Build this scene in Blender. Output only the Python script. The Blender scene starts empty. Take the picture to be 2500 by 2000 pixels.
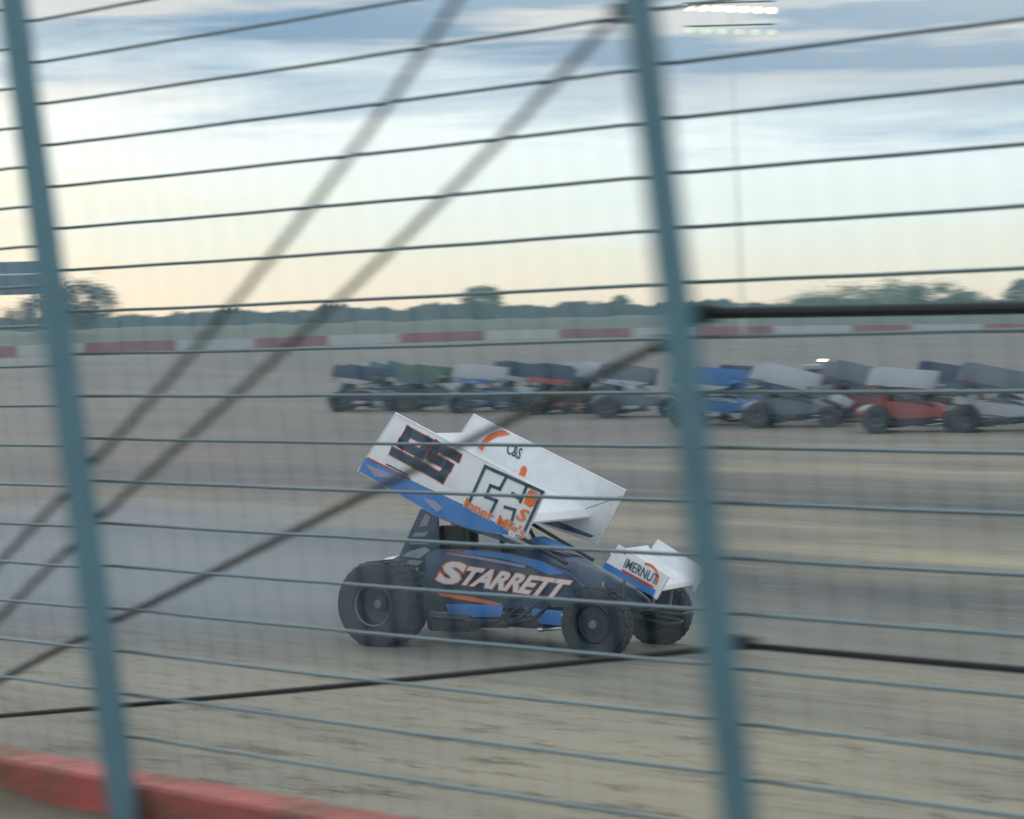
import bpy, bmesh, math, random
from math import radians, sin, cos, tan, atan, pi, sqrt
from mathutils import Vector, Matrix
random.seed(7)
SC = bpy.context.scene
COL = SC.collection

# ------------------------------------------------------------------ camera
FPX = 5000.0                       # focal length in photograph pixels (2500 wide)
EYE = Vector((0, 0, 3.45))
_roll = atan(0.026)
_pitch = atan((1000 - 792) * cos(_roll) / FPX)
FW = Vector((0, cos(_pitch), -sin(_pitch)))
_R0 = Vector((1, 0, 0)); _U0 = _R0.cross(FW)
RT = _R0 * cos(_roll) - _U0 * sin(_roll)
UP = _U0 * cos(_roll) + _R0 * sin(_roll)
cam = bpy.data.cameras.new("camera")
camo = bpy.data.objects.new("camera", cam); COL.objects.link(camo)
camo.matrix_world = Matrix(((RT.x, UP.x, -FW.x, EYE.x), (RT.y, UP.y, -FW.y, EYE.y), (RT.z, UP.z, -FW.z, EYE.z), (0, 0, 0, 1)))
cam.sensor_width = 36; cam.lens = 72
cam.clip_start = 0.05; cam.clip_end = 6000
cam.dof.use_dof = True
cam.dof.focus_distance = 19.6
cam.dof.aperture_fstop = 7.4       # wide anamorphic pupil: soft sideways, crisp up and down
cam.dof.aperture_ratio = 0.08
SC.camera = camo

# ------------------------------------------------------------------ world, sun, exposure
SUN_EL, SUN_AZ = radians(6), radians(-25)      # low behind the far turn
w = bpy.data.worlds.new("World"); SC.world = w; w.use_nodes = True
nt = w.node_tree; nt.nodes.clear()
def N(t, **k):
    n = nt.nodes.new(t)
    for a, b in k.items(): setattr(n, a, b)
    return n
def L(a, b): nt.links.new(a, b)
wo = N('ShaderNodeOutputWorld'); bg = N('ShaderNodeBackground'); L(bg.outputs[0], wo.inputs[0])
sky = N('ShaderNodeTexSky', sky_type='NISHITA', sun_disc=False, sun_elevation=SUN_EL, sun_rotation=SUN_AZ)
bg.inputs[1].default_value = 0.1
tc = N('ShaderNodeTexCoord')
sep = N('ShaderNodeSeparateXYZ'); L(tc.outputs['Generated'], sep.inputs[0])
ramp = N('ShaderNodeValToRGB')       # cloud deck brightness with elevation (z = sin of elevation)
cr = ramp.color_ramp
def rgb10(r, g, b): return (r * 10, g * 10, b * 10, 1)
stops = [(0.0, (.76, .65, .47)), (.012, (.82, .73, .56)), (.030, (.80, .79, .65)), (.055, (.80, .87, .82)), (.092, (.76, .84, .85)), (.112, (.40, .52, .62)), (.134, (.090, .215, .37)), (.24, (.30, .39, .48)), (.36, (.80, .90, 1.0)), (1.0, (.90, 1.0, 1.08))]
cr.elements[0].position = 0; cr.elements[0].color = stops[0][1] + (1,)
cr.elements[1].position = 1; cr.elements[1].color = stops[-1][1] + (1,)
for p_, c_ in stops[1:-1]:
    e = cr.elements.new(p_); e.color = c_ + (1,)
mp = N('ShaderNodeMapping'); mp.inputs['Scale'].default_value = (2.6, 2.6, 24); L(tc.outputs['Generated'], mp.inputs[0])
ns = N('ShaderNodeTexNoise'); ns.inputs['Scale'].default_value = 2.3; ns.inputs['Detail'].default_value = 4; ns.inputs['Roughness'].default_value = .55; ns.inputs['Distortion'].default_value = .4
L(mp.outputs[0], ns.inputs[0])
# clouds bend the elevation they are looked up at, so the layer edges are uneven
ad = N('ShaderNodeMath', operation='MULTIPLY_ADD'); L(ns.outputs[0], ad.inputs[0]); ad.inputs[1].default_value = .10; ad.inputs[2].default_value = -.05
tilt = N('ShaderNodeMath', operation='MULTIPLY_ADD'); L(sep.outputs[0], tilt.inputs[0]); tilt.inputs[1].default_value = .085; L(sep.outputs[2], tilt.inputs[2])   # the cloud deck hangs lower to the right
sm = N('ShaderNodeMath', operation='ADD'); L(tilt.outputs[0], sm.inputs[0]); L(ad.outputs[0], sm.inputs[1])
mx0 = N('ShaderNodeMath', operation='MAXIMUM'); L(sm.outputs[0], mx0.inputs[0]); mx0.inputs[1].default_value = 0.0
# low down, keep the plain elevation
fadein = N('ShaderNodeMapRange'); L(sep.outputs[2], fadein.inputs[0]); fadein.inputs[1].default_value = .015; fadein.inputs[2].default_value = .06
mixel = N('ShaderNodeMix', data_type='FLOAT'); L(fadein.outputs[0], mixel.inputs[0]); L(sep.outputs[2], mixel.inputs[2]); L(mx0.outputs[0], mixel.inputs[3])
L(mixel.outputs[0], ramp.inputs[0])
# pale cloud streaks over the blue part
ns2 = N('ShaderNodeTexNoise'); ns2.inputs['Scale'].default_value = 3.4; ns2.inputs['Detail'].default_value = 3; ns2.inputs['Roughness'].default_value = .5
mp2 = N('ShaderNodeMapping'); mp2.inputs['Scale'].default_value = (2.0, 2.0, 26); mp2.inputs['Location'].default_value = (3.1, 1.7, .6); L(tc.outputs['Generated'], mp2.inputs[0]); L(mp2.outputs[0], ns2.inputs[0])
mr2 = N('ShaderNodeMapRange'); L(ns2.outputs[0], mr2.inputs[0]); mr2.inputs[1].default_value = .46; mr2.inputs[2].default_value = .62; mr2.inputs[4].default_value = .85
hi = N('ShaderNodeMapRange'); L(sep.outputs[2], hi.inputs[0]); hi.inputs[1].default_value = .085; hi.inputs[2].default_value = .13
mul = N('ShaderNodeMath', operation='MULTIPLY'); L(mr2.outputs[0], mul.inputs[0]); L(hi.outputs[0], mul.inputs[1])
pale = N('ShaderNodeMapRange'); L(sep.outputs[0], pale.inputs[0]); pale.inputs[1].default_value = -.12; pale.inputs[2].default_value = .22; pale.inputs[4].default_value = .42
pmul = N('ShaderNodeMath', operation='MULTIPLY_ADD', use_clamp=True); L(pale.outputs[0], pmul.inputs[0]); L(hi.outputs[0], pmul.inputs[1]); L(mul.outputs[0], pmul.inputs[2])
mixc = N('ShaderNodeMix', data_type='RGBA'); L(pmul.outputs[0], mixc.inputs[0]); L(ramp.outputs[0], mixc.inputs[6]); mixc.inputs[7].default_value = (.55, .56, .56, 1)
sc10 = N('ShaderNodeVectorMath', operation='SCALE'); L(mixc.outputs[2], sc10.inputs[0]); sc10.inputs[3].default_value = 10.0
fin = N('ShaderNodeMix', data_type='RGBA'); fin.inputs[0].default_value = .93; L(sky.outputs[0], fin.inputs[6]); L(sc10.outputs[0], fin.inputs[7])
L(fin.outputs[2], bg.inputs[0])

sl = bpy.data.lights.new("sun", 'SUN'); sl.energy = 0.6; sl.angle = radians(14); sl.color = (1, .9, .76)
slo = bpy.data.objects.new("sun", sl); COL.objects.link(slo)
sd = Vector((sin(SUN_AZ) * cos(radians(14)), cos(SUN_AZ) * cos(radians(14)), sin(radians(14))))
slo.rotation_euler = sd.to_track_quat('Z', 'Y').to_euler()
SC.view_settings.view_transform = 'Standard'; SC.view_settings.look = 'None'
SC.view_settings.exposure = 0.5; SC.view_settings.gamma = 1
SC.cycles.use_denoising = True
SC.cycles.max_bounces = 5; SC.cycles.volume_bounces = 0; SC.cycles.transparent_max_bounces = 8

# ------------------------------------------------------------------ helpers
def ray(x, y): return FW + RT * ((x - 1250) / FPX) - UP * ((y - 1000) / FPX)
def on_plane(x, y, p0, n):
    d = ray(x, y); return EYE + d * ((p0 - EYE).dot(n) / d.dot(n))
def on_ground(x, y, z=0.0): return on_plane(x, y, Vector((0, 0, z)), Vector((0, 0, 1)))
def at_depth(x, y, D): return EYE + ray(x, y) * D

class MB:
    def __init__(s): s.v = []; s.f = []; s.m = []
    def add(s, vs, fs, m=0):
        b = len(s.v); s.v += [tuple(p) for p in vs]
        s.f += [tuple(b + i for i in f) for f in fs]; s.m += [m] * len(fs)
    def box(s, c, d, M=None, m=0):
        c = Vector(c); hx, hy, hz = [q / 2 for q in d]
        vs = [Vector((x, y, z)) for x in (-hx, hx) for y in (-hy, hy) for z in (-hz, hz)]
        if M: vs = [M @ p for p in vs]
        s.add([c + p for p in vs], [(0, 1, 3, 2), (4, 6, 7, 5), (0, 4, 5, 1), (2, 3, 7, 6), (0, 2, 6, 4), (1, 5, 7, 3)], m)
    def prism(s, poly, vec, m=0):
        n = len(poly); vec = Vector(vec); a = [Vector(p) for p in poly]
        s.add(a + [p + vec for p in a], [tuple(range(n))[::-1], tuple(range(n, 2 * n))] + [(i, (i + 1) % n, n + (i + 1) % n, n + i) for i in range(n)], m)
    def tube(s, pts, r, n=8, m=0, closed=False):
        pts = [Vector(p) for p in pts]; k = len(pts)
        rs = r if isinstance(r, (list, tuple)) else [r] * k
        vs = []; prev = None
        for i, p in enumerate(pts):
            t = (pts[min(i + 1, k - 1)] - pts[max(i - 1, 0)]).normalized()
            if prev is None:
                a = t.orthogonal().normalized()
            else:
                a = (prev - t * prev.dot(t)).normalized()
            prev = a; b = t.cross(a)
            vs += [p + (a * cos(2 * pi * j / n) + b * sin(2 * pi * j / n)) * rs[i] for j in range(n)]
        fs = [(i * n + j, i * n + (j + 1) % n, (i + 1) * n + (j + 1) % n, (i + 1) * n + j) for i in range(k - 1) for j in range(n)]
        fs += [tuple(range(n))[::-1], tuple(range((k - 1) * n, k * n))]
        s.add(vs, fs, m)
    def lathe(s, prof, c, axis=(0, 1, 0), n=40, m=0, closed=False):
        # prof: (radius, offset along axis)
        ax = Vector(axis).normalized(); a = ax.orthogonal().normalized(); b = ax.cross(a); c = Vector(c)
        k = len(prof); vs = []
        for (r, o) in prof:
            vs += [c + ax * o + (a * cos(2 * pi * j / n) + b * sin(2 * pi * j / n)) * r for j in range(n)]
        rng = range(k) if closed else range(k - 1)
        fs = [(i * n + j, i * n + (j + 1) % n, ((i + 1) % k) * n + (j + 1) % n, ((i + 1) % k) * n + j) for i in rng for j in range(n)]
        s.add(vs, fs, m)
    def loft(s, rings, m=0, cap=True):
        n = len(rings[0]); k = len(rings); vs = [p for r in rings for p in r]
        fs = [(i * n + j, i * n + (j + 1) % n, (i + 1) * n + (j + 1) % n, (i + 1) * n + j) for i in range(k - 1) for j in range(n)]
        if cap: fs += [tuple(range(n))[::-1], tuple(range((k - 1) * n, k * n))]
        s.add(vs, fs, m)
    def build(s, name, mats, parent=None, sharp=35, recalc=True, bevel=0):
        me = bpy.data.meshes.new(name); me.from_pydata(s.v, [], s.f)
        if not isinstance(mats, (list, tuple)): mats = [mats]
        for q in mats: me.materials.append(q)
        for p, i in zip(me.polygons, s.m): p.material_index = i
        if recalc or bevel:
            bm = bmesh.new(); bm.from_mesh(me)
            if recalc: bmesh.ops.recalc_face_normals(bm, faces=bm.faces)
            if bevel:
                es = [e for e in bm.edges if len(e.link_faces) == 2 and e.calc_face_angle(0) > .6]
                bmesh.ops.bevel(bm, geom=es, offset=bevel, segments=2, affect='EDGES', profile=.6)
            bm.to_mesh(me); bm.free()
        if sharp:
            for p in me.polygons: p.use_smooth = True
            me.set_sharp_from_angle(angle=radians(sharp))
        o = bpy.data.objects.new(name, me); COL.objects.link(o)
        if parent: o.parent = parent
        return o

def tag(o, label=None, cat=None, group=None, kind=None):
    for k, v in (('label', label), ('category', cat), ('group', group), ('kind', kind)):
        if v: o[k] = v
    return o
def empty(name, loc=(0, 0, 0)):
    o = bpy.data.objects.new(name, None); COL.objects.link(o); o.location = loc; o.empty_display_size = .2; return o
def lin(r, g, b): return tuple(((c / 255 + .055) / 1.055) ** 2.4 if c > 10 else c / 255 / 12.92 for c in (r, g, b))

def mat(name, col, rough=.5, metal=0.0, var=.12, scale=6.0, bump=0.0, bscale=60.0, dirt=0.0, dlo=.42, dhi=.72, dirtcol=(.20, .17, .13), coat=0.0, emit=0.0, stretch=None):
    m = bpy.data.materials.new(name); m.use_nodes = True; t = m.node_tree; b = t.nodes['Principled BSDF']
    b.inputs['Roughness'].default_value = rough; b.inputs['Metallic'].default_value = metal
    if coat: b.inputs['Coat Weight'].default_value = coat
    co = t.nodes.new('ShaderNodeTexCoord'); src = co.outputs['Object']
    if stretch:
        mpp = t.nodes.new('ShaderNodeMapping'); mpp.inputs['Scale'].default_value = stretch; t.links.new(src, mpp.inputs[0]); src = mpp.outputs[0]
    nz = t.nodes.new('ShaderNodeTexNoise'); nz.inputs['Scale'].default_value = scale; nz.inputs['Detail'].default_value = 6; t.links.new(src, nz.inputs[0])
    mx = t.nodes.new('ShaderNodeMix'); mx.data_type = 'RGBA'; t.links.new(nz.outputs[0], mx.inputs[0])
    mx.inputs[6].default_value = tuple(c * (1 - var) for c in col) + (1,); mx.inputs[7].default_value = tuple(min(1, c * (1 + var)) for c in col) + (1,)
    out = mx.outputs[2]
    if dirt:
        n2 = t.nodes.new('ShaderNodeTexNoise'); n2.inputs['Scale'].default_value = 3.2; n2.inputs['Detail'].default_value = 9; n2.inputs['Roughness'].default_value = .7; t.links.new(co.outputs['Object'], n2.inputs[0])
        rr = t.nodes.new('ShaderNodeMapRange'); t.links.new(n2.outputs[0], rr.inputs[0]); rr.inputs[1].default_value = dlo; rr.inputs[2].default_value = dhi; rr.inputs[4].default_value = dirt
        m2 = t.nodes.new('ShaderNodeMix'); m2.data_type = 'RGBA'; t.links.new(rr.outputs[0], m2.inputs[0]); t.links.new(out, m2.inputs[6]); m2.inputs[7].default_value = dirtcol + (1,); out = m2.outputs[2]
        ro = t.nodes.new('ShaderNodeMapRange'); t.links.new(rr.outputs[0], ro.inputs[0]); ro.inputs[3].default_value = rough; ro.inputs[4].default_value = .85; t.links.new(ro.outputs[0], b.inputs['Roughness'])
    t.links.new(out, b.inputs['Base Color'])
    if bump:
        n3 = t.nodes.new('ShaderNodeTexNoise'); n3.inputs['Scale'].default_value = bscale; n3.inputs['Detail'].default_value = 4; t.links.new(src, n3.inputs[0])
        bp = t.nodes.new('ShaderNodeBump'); bp.inputs['Strength'].default_value = bump; bp.inputs['Distance'].default_value = .02; t.links.new(n3.outputs[0], bp.inputs['Height']); t.links.new(bp.outputs[0], b.inputs['Normal'])
    if emit:
        b.inputs['Emission Color'].default_value = tuple(col) + (1,); b.inputs['Emission Strength'].default_value = emit
    return m

def text_geo(txt, bold=.0, space=1.0):
    cu = bpy.data.curves.new('t', 'FONT'); cu.body = txt; cu.offset = bold; cu.space_character = space; cu.resolution_u = 3
    o = bpy.data.objects.new('t', cu); COL.objects.link(o)
    dg = bpy.context.evaluated_depsgraph_get(); me = bpy.data.meshes.new_from_object(o.evaluated_get(dg))
    vs = [v.co.copy() for v in me.vertices]; fs = [tuple(p.vertices) for p in me.polygons]
    bpy.data.objects.remove(o); bpy.data.curves.remove(cu); bpy.data.meshes.remove(me)
    return vs, fs
def text_on(txt, bl, br, tl, nrm, mats, name, parent, bold=.02, out=.035, lift=.003, space=1.0):
    """letters on the parallelogram bl-br-tl, raised along nrm; optional outline letters just behind"""
    bl, br, tl, nrm = [Vector(q) for q in (bl, br, tl, nrm)]
    ref, _ = text_geo(txt, bold, space)
    x0, x1 = min(p.x for p in ref), max(p.x for p in ref); y0, y1 = min(p.y for p in ref), max(p.y for p in ref)
    mb = MB()
    layers = [(bold, lift * 2, 0)] if not out else [(bold + out, lift, 1), (bold, lift * 2, 0)]
    for bo, li, mi in layers:
        vs, fs = text_geo(txt, bo, space)
        mb.add([bl + (br - bl) * ((p.x - x0) / (x1 - x0)) + (tl - bl) * ((p.y - y0) / (y1 - y0)) + nrm * li for p in vs], fs, mi)
    return mb.build(name, mats, parent, sharp=0, recalc=False)

# ------------------------------------------------------------------ frame of the track
UH = Vector((-.773146, .634228, 0))            # along the catch fence, away to the far end
WN = Vector((.634228, .773146, 0))             # from the fence towards the infield
TILT = radians(3)
CARO = Vector((.037, 19.60, .37))              # the racing car stands here
GN = Vector((0, 0, 1)) * cos(TILT) + WN * sin(TILT)
P0 = Vector((.46987, 5.80413, 3.42868))        # reference point of the fence
def fence_pt(s, z, off=0.0): p = P0 + UH * s + WN * off; return Vector((p.x, p.y, z))

WALLPX = [(-1500, 874, 911, 150), (-700, 860, 892, 158), (0, 845, 873, 166), (300, 831, 859, 174), (600, 824, 851, 184), (850, 815, 841, 192), (1250, 804, 828, 200), (1700, 796.5, 820, 205), (2000, 793, 816, 207), (2450, 790, 812, 208), (3200, 786, 807, 208), (4200, 783, 803, 206)]
def wall_at(px):
    for (a, b) in zip(WALLPX[:-1], WALLPX[1:]):
        if a[0] <= px <= b[0]:
            t = (px - a[0]) / (b[0] - a[0]); y = a[2] + (b[2] - a[2]) * t; D = a[3] + (b[3] - a[3]) * t
            return at_depth(px, y, D)
WPTS = [wall_at(x) for x in range(-1500, 4201, 50)]
WANG = [(math.atan2(p.x, p.y), sqrt(p.x ** 2 + p.y ** 2), p.z) for p in WPTS]
def far_wall(ang):
    if ang <= WANG[0][0]: return WANG[0][1:]
    for a, b in zip(WANG[:-1], WANG[1:]):
        if a[0] <= ang <= b[0]:
            t = (ang - a[0]) / (b[0] - a[0]); return (a[1] + (b[1] - a[1]) * t, a[2] + (b[2] - a[2]) * t)
    return WANG[-1][1:]
def gz(x, y):
    d = (Vector((x, y, 0)) - Vector((CARO.x, CARO.y, 0))).dot(WN)
    zb = CARO.z - tan(TILT) * d
    k = .15; zb = .5 * (zb + sqrt(zb * zb + k * k)) - .0  # soft knee to the flat infield
    zb = min(zb, 1.0)
    ang = math.atan2(x, y); r = sqrt(x * x + y * y)
    D, zw = far_wall(max(-.62, min(.62, ang)))
    t = max(0, min(1, (r - .72 * D) / (.28 * D - .6))); t = t * t * (3 - 2 * t)
    return zb * (1 - t) + (zw - .02) * t

# ------------------------------------------------------------------ ground
def ground_mat():
    m = bpy.data.materials.new("track_clay"); m.use_nodes = True; t = m.node_tree; b = t.nodes['Principled BSDF']
    def n(k, **kw):
        q = t.nodes.new(k)
        for a, c in kw.items(): setattr(q, a, c)
        return q
    l = t.links.new
    co = n('ShaderNodeTexCoord')
    def noise(sc, rot, scale, det=6, rough=.55):
        vr = n('ShaderNodeVectorRotate', rotation_type='Z_AXIS'); vr.inputs['Angle'].default_value = rot; l(co.outputs['Object'], vr.inputs[0]); mpp = n('ShaderNodeMapping'); mpp.inputs['Scale'].default_value = sc; l(vr.outputs[0], mpp.inputs[0])
        q = n('ShaderNodeTexNoise'); q.inputs['Scale'].default_value = scale; q.inputs['Detail'].default_value = det; q.inputs['Roughness'].default_value = rough; l(mpp.outputs[0], q.inputs[0]); return q.outputs[0]
    def rng(src, a, c, lo=0., hi=1.):
        q = n('ShaderNodeMapRange'); l(src, q.inputs[0]); q.inputs[1].default_value = a; q.inputs[2].default_value = c; q.inputs[3].default_value = lo; q.inputs[4].default_value = hi; return q.outputs[0]
    def mix(f, a, c):
        q = n('ShaderNodeMix', data_type='RGBA'); l(f, q.inputs[0])
        for i, z in ((6, a), (7, c)):
            if isinstance(z, tuple): q.inputs[i].default_value = z + (1,)
            else: l(z, q.inputs[i])
        return q.outputs[2]
    R = radians(39.4)               # turns the racing line onto x
    def math(op, a, c, clamp=False):
        q = n('ShaderNodeMath', operation=op, use_clamp=clamp)
        for i, z in ((0, a), (1, c)):
            if isinstance(z, (int, float)): q.inputs[i].default_value = z
            else: l(z, q.inputs[i])
        return q.outputs[0]
    vr0 = n('ShaderNodeVectorRotate', rotation_type='Z_AXIS'); vr0.inputs['Angle'].default_value = R; l(co.outputs['Object'], vr0.inputs[0])
    sp = n('ShaderNodeSeparateXYZ'); l(vr0.outputs[0], sp.inputs[0])
    s_, d_ = sp.outputs[0], sp.outputs[1]     # -s: along the track towards the far end, d: out from the fence
    wob = math('MULTIPLY', math('SUBTRACT', noise((.05, .06, 1), R, 1.0, 3), .5), 5.0)
    dw = math('ADD', d_, wob)
    def lane(c0, hw): return math('SUBTRACT', 1.0, math('DIVIDE', math('ABSOLUTE', math('SUBTRACT', dw, c0), 0.0), hw), True)
    streak = noise((.06, .75, 1), R, 1.0, 7, .6)
    patch = noise((.10, .22, 1), R, 1.0, 5, .55)
    fine = noise((.28, 2.4, 1), R, 1.5, 8, .68)
    c = mix(rng(patch, .38, .62), (.165, .155, .120), (.355, .315, .215))
    c = mix(rng(streak, .44, .66, 0, .55), c, (.125, .128, .125))
    # polished clay where the cars run; trailing dust haze is put into its blue-grey
    polish_haze = math('MULTIPLY', rng(dw, 7.5, 11.0), rng(dw, 17.0, 26.0, 1, 0), True)
    polish_haze = math('MULTIPLY', polish_haze, rng(s_, -16, -7, 1, .25), True)
    c = mix(math('MULTIPLY', polish_haze, rng(patch, .25, .6, 1, .6), True), c, (.095, .122, .142))
    # damp darker lanes
    dark = math('ADD', math('MULTIPLY', lane(33.5, 5.5), 1.0), math('MULTIPLY', lane(22.6, 2.6), .95), True)
    dark = math('MULTIPLY', dark, rng(streak, .30, .55, .45, 1), True)
    c = mix(dark, c, (.044, .058, .066))
    c = mix(math('MULTIPLY', lane(52.0, 5.0), .35), c, (.075, .082, .088))
    c = mix(rng(s_, -40, -14, .75, 0), c, (.100, .090, .097))
    c = mix(rng(fine, .50, .72, 0, .5), c, (.105, .095, .075))
    fine2 = noise((.30, 3.0, 1), R - .06, 2.0, 8, .7)
    c = mix(rng(fine2, .54, .72, 0, .5), c, (.33, .30, .23))
    clod = noise((.8, 2.0, 1), R, 1.7, 9, .72)
    near = rng(d_, 8.0, 17.0, 1, .12)
    c = mix(math('MULTIPLY', rng(clod, .52, .64, 0, .9), near), c, (.075, .052, .030))
    l(c, b.inputs['Base Color'])
    b.inputs['Roughness'].default_value = .8; b.inputs['Specular IOR Level'].default_value = .3
    bp = n('ShaderNodeBump'); bp.inputs['Strength'].default_value = .7; bp.inputs['Distance'].default_value = .05; l(clod, bp.inputs['Height']); l(bp.outputs[0], b.inputs['Normal'])
    return m
gb = MB(); rings = []
rad = [.5]
while rad[-1] < 5000:
    r_ = rad[-1]; rad.append(r_ + (max(.5, r_ * .05) if r_ < 240 else r_ * .12))
NA = 220
angs = [(-1 + 2 * i / NA) for i in range(NA)]
angs = [pi * (a_ * abs(a_) * .55 + a_ * .45) for a_ in angs]
gv = []
for r_ in rad:
    for a_ in angs:
        x, y = r_ * sin(a_), r_ * cos(a_); gv.append((x, y, gz(x, y)))
gf = [(i * NA + j, i * NA + (j + 1) % NA, (i + 1) * NA + (j + 1) % NA, (i + 1) * NA + j) for i in range(len(rad) - 1) for j in range(NA)]
gf.append(tuple(range(NA)))
gb.add(gv, gf)
tag(gb.build("ground", ground_mat(), sharp=60), kind='structure')

# rough grass beyond the far wall, laid over the ground
GRASS = mat("rough_grass", (.036, .052, .034), .9, var=.45, scale=.05, bump=.4, bscale=3)
fb = MB(); vs = []
fa = [-.40 + .8 * i / 90 for i in range(91)]
for k, (dr, dz) in enumerate([(1.5, .006), (12, .35), (45, 1.6), (90, 2.3), (200, 2.6), (700, 3.0), (4000, 3.0)]):
    for a_ in fa:
        D, zw = far_wall(a_); r_ = D + dr
        jit = (random.random() - .5) * (.5 if 1 < k < 5 else 0)
        vs.append((r_ * sin(a_), r_ * cos(a_), zw + dz + jit))
fb.add(vs, [(i * 91 + j, i * 91 + j + 1, (i + 1) * 91 + j + 1, (i + 1) * 91 + j) for i in range(6) for j in range(90)])
tag(fb.build("field", GRASS, sharp=60), kind='structure')

# ------------------------------------------------------------------ far striped wall
RED = mat("faded_red_paint", (.27, .085, .10), .6, var=.2, scale=.8)
WHT = mat("chalky_white_paint", (.46, .49, .48), .6, dirt=.4, var=.15, scale=.8)
CONC = mat("wall_concrete", (.30, .30, .29), .8, var=.2, scale=1.5)
cuts = [-1490, -800, -640, -420, -250, -80, 40, 205, 430, 620, 800, 975, 1185, 1365, 1545, 1690, 1890, 2080, 2225, 2400, 2570, 2750, 2900, 3090, 3300, 3480, 4150]
wroot = empty("striped_wall", wall_at(1250))
tag(wroot, "long low red and white painted wall along the far turn", "wall")
for i, (a, b) in enumerate(zip(cuts[:-1], cuts[1:])):
    n_ = max(1, int((b - a) / 80)); xs = [a + (b - a) * j / n_ for j in range(n_ + 1)]
    lo = [wall_at(x) for x in xs]
    rings = []
    for p in lo:
        q = Vector((p.x, p.y, 0)).normalized() * .45
        rings.append([Vector((p.x, p.y, p.z - .5)), Vector((p.x, p.y, p.z + .88)), Vector((p.x, p.y, p.z + .88)) + q, Vector((p.x, p.y, p.z - .5)) + q])
    m_ = MB(); m_.loft(rings)
    o = m_.build("wall_section", [RED if i % 2 else WHT], sharp=35)
    o.parent = wroot; o.matrix_parent_inverse = Matrix.Translation(-wroot.location)

# ------------------------------------------------------------------ near wall and bank
RWALL = None
def red_wall_mat():
    m = mat("worn_red_wall", (.42, .095, .085), .75, var=.25, scale=2.0, bump=.9, bscale=12, dirt=.95, dlo=.40, dhi=.62, dirtcol=(.14, .085, .055), stretch=(1, 1, 1))
    return m
nb = MB()
rings = []
for s in [-14, -6, -3, -1, 0, 1, 2, 3, 4, 6, 9, 14, 22, 40]:
    zt = 1.80
    rings.append([fence_pt(s, .2, .075), fence_pt(s, zt - .012, .075), fence_pt(s, zt, .09), fence_pt(s, zt, .25), fence_pt(s, zt - .012, .265), fence_pt(s, .2, .265)])
nb.loft(rings)
tag(nb.build("track_wall", red_wall_mat()), "low concrete wall with worn red paint at the foot of the catch fence", "wall")
bk = MB(); vs = []
S_ = [-14 + .5 * i for i in range(110)]; O_ = [.075, -.1, -.4, -.9, -1.6, -2.6, -4, -7, -14]
for o_ in O_:
    for s in S_:
        z = 1.675 + .015 * sin(s * 3.1) + random.uniform(-.012, .012) + (.0 if o_ > -1 else .02 * o_ * 0)
        if o_ > -.5: z += (.075 if o_ > 0 else .04) * max(-.3, sin(s * 1.7 + 1.3) * .5 + sin(s * 4.1) * .35 + sin(s * 9.7 + .4) * .25)
        vs.append(fence_pt(s, z, o_ if o_ < 0 else .0745))
nS = len(S_)
bk.add(vs, [(i * nS + j, i * nS + j + 1, (i + 1) * nS + j + 1, (i + 1) * nS + j) for i in range(len(O_) - 1) for j in range(nS - 1)])
BANK = mat("dry_bank_dirt", (.165, .145, .10), .95, var=.3, scale=4, bump=.7, bscale=25)
tag(bk.build("bank", BANK, sharp=60), kind='structure')

# ------------------------------------------------------------------ catch fence
PIPE = mat("weathered_galvanised_pipe", (.105, .225, .28), .45, metal=.2, dirt=.22, dirtcol=(.09, .085, .075), var=.18, scale=5, bump=.12, bscale=40, stretch=(1, 1, .25))
WIRE = mat("galvanised_wire", (.20, .27, .30), .32, metal=.75, var=.15, scale=9)
MESHM = mat("bright_mesh_wire", (.90, .92, .92), .5, metal=.0, var=.1)
BLACK = mat("black_cable", (.010, .010, .011), .6, var=.3, scale=20)
DARKC = mat("dark_steel_cable", (.045, .048, .046), .55, metal=.2, var=.3, scale=12)
fence = empty("catch_fence", fence_pt(0, 1.7))
tag(fence, "tall wire catch fence on leaning steel pipe posts beside the track", "fence")
def fpart(mb, name, m, **k):
    o = mb.build(name, m, None, **k); o.parent = fence; o.matrix_parent_inverse = Matrix.Translation(-fence.location); return o
LEAN = {'main': (.102, 4.362, -.178, 2.047), 'left': (2.962, 4.704, 2.476, 1.691)}
def s_post(which, z):
    if which == 'end': return s_post('main', z) - 5.5
    if which == 'right': return s_post('main', z) - 2.75
    if which == 'fourth': return s_post('left', z) + 2.75
    a = LEAN[which]; return a[2] + (a[0] - a[2]) * (z - a[3]) / (a[1] - a[3])
for wch in ('main', 'left', 'right', 'fourth', 'end'):
    mb = MB(); zs = [1.2 + .2 * i for i in range(24)]
    mb.tube([fence_pt(s_post(wch, z), z, 0) for z in zs], .052 if wch != 'left' else .056, 24)
    mb.lathe([(.0, .03), (.04, .028), (.058, .0), (.058, -.03)], fence_pt(s_post(wch, zs[-1]), zs[-1], 0), (fence_pt(s_post(wch, 5.8), 5.8) - fence_pt(s_post(wch, 5), 5)), 24)
    fpart(mb, "post", PIPE)
def wire_path(sa, za, sb, zb, off, sag=.0, n=26, jit=.0006):
    pts = []; ph = random.uniform(0, 6)
    for i in range(n + 1):
        t = i / n; s = sa + (sb - sa) * t; z = za + (zb - za) * t - sag * 4 * t * (1 - t) + jit * (sin(ph + 17 * t) + .6 * sin(ph * 2 + 41 * t)) * min(1, 8 * t * (1 - t) + .1)
        pts.append(fence_pt(s, z, off + jit * .8 * sin(ph * 3 + 23 * t)))
    return pts
k2 = -.0063
spans = [('end', 'right', 4.03, .1565), ('right', 'main', 4.182, .1565), ('main', 'left', 4.334, .1558), ('left', 'fourth', 4.413, .1505)]
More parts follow.
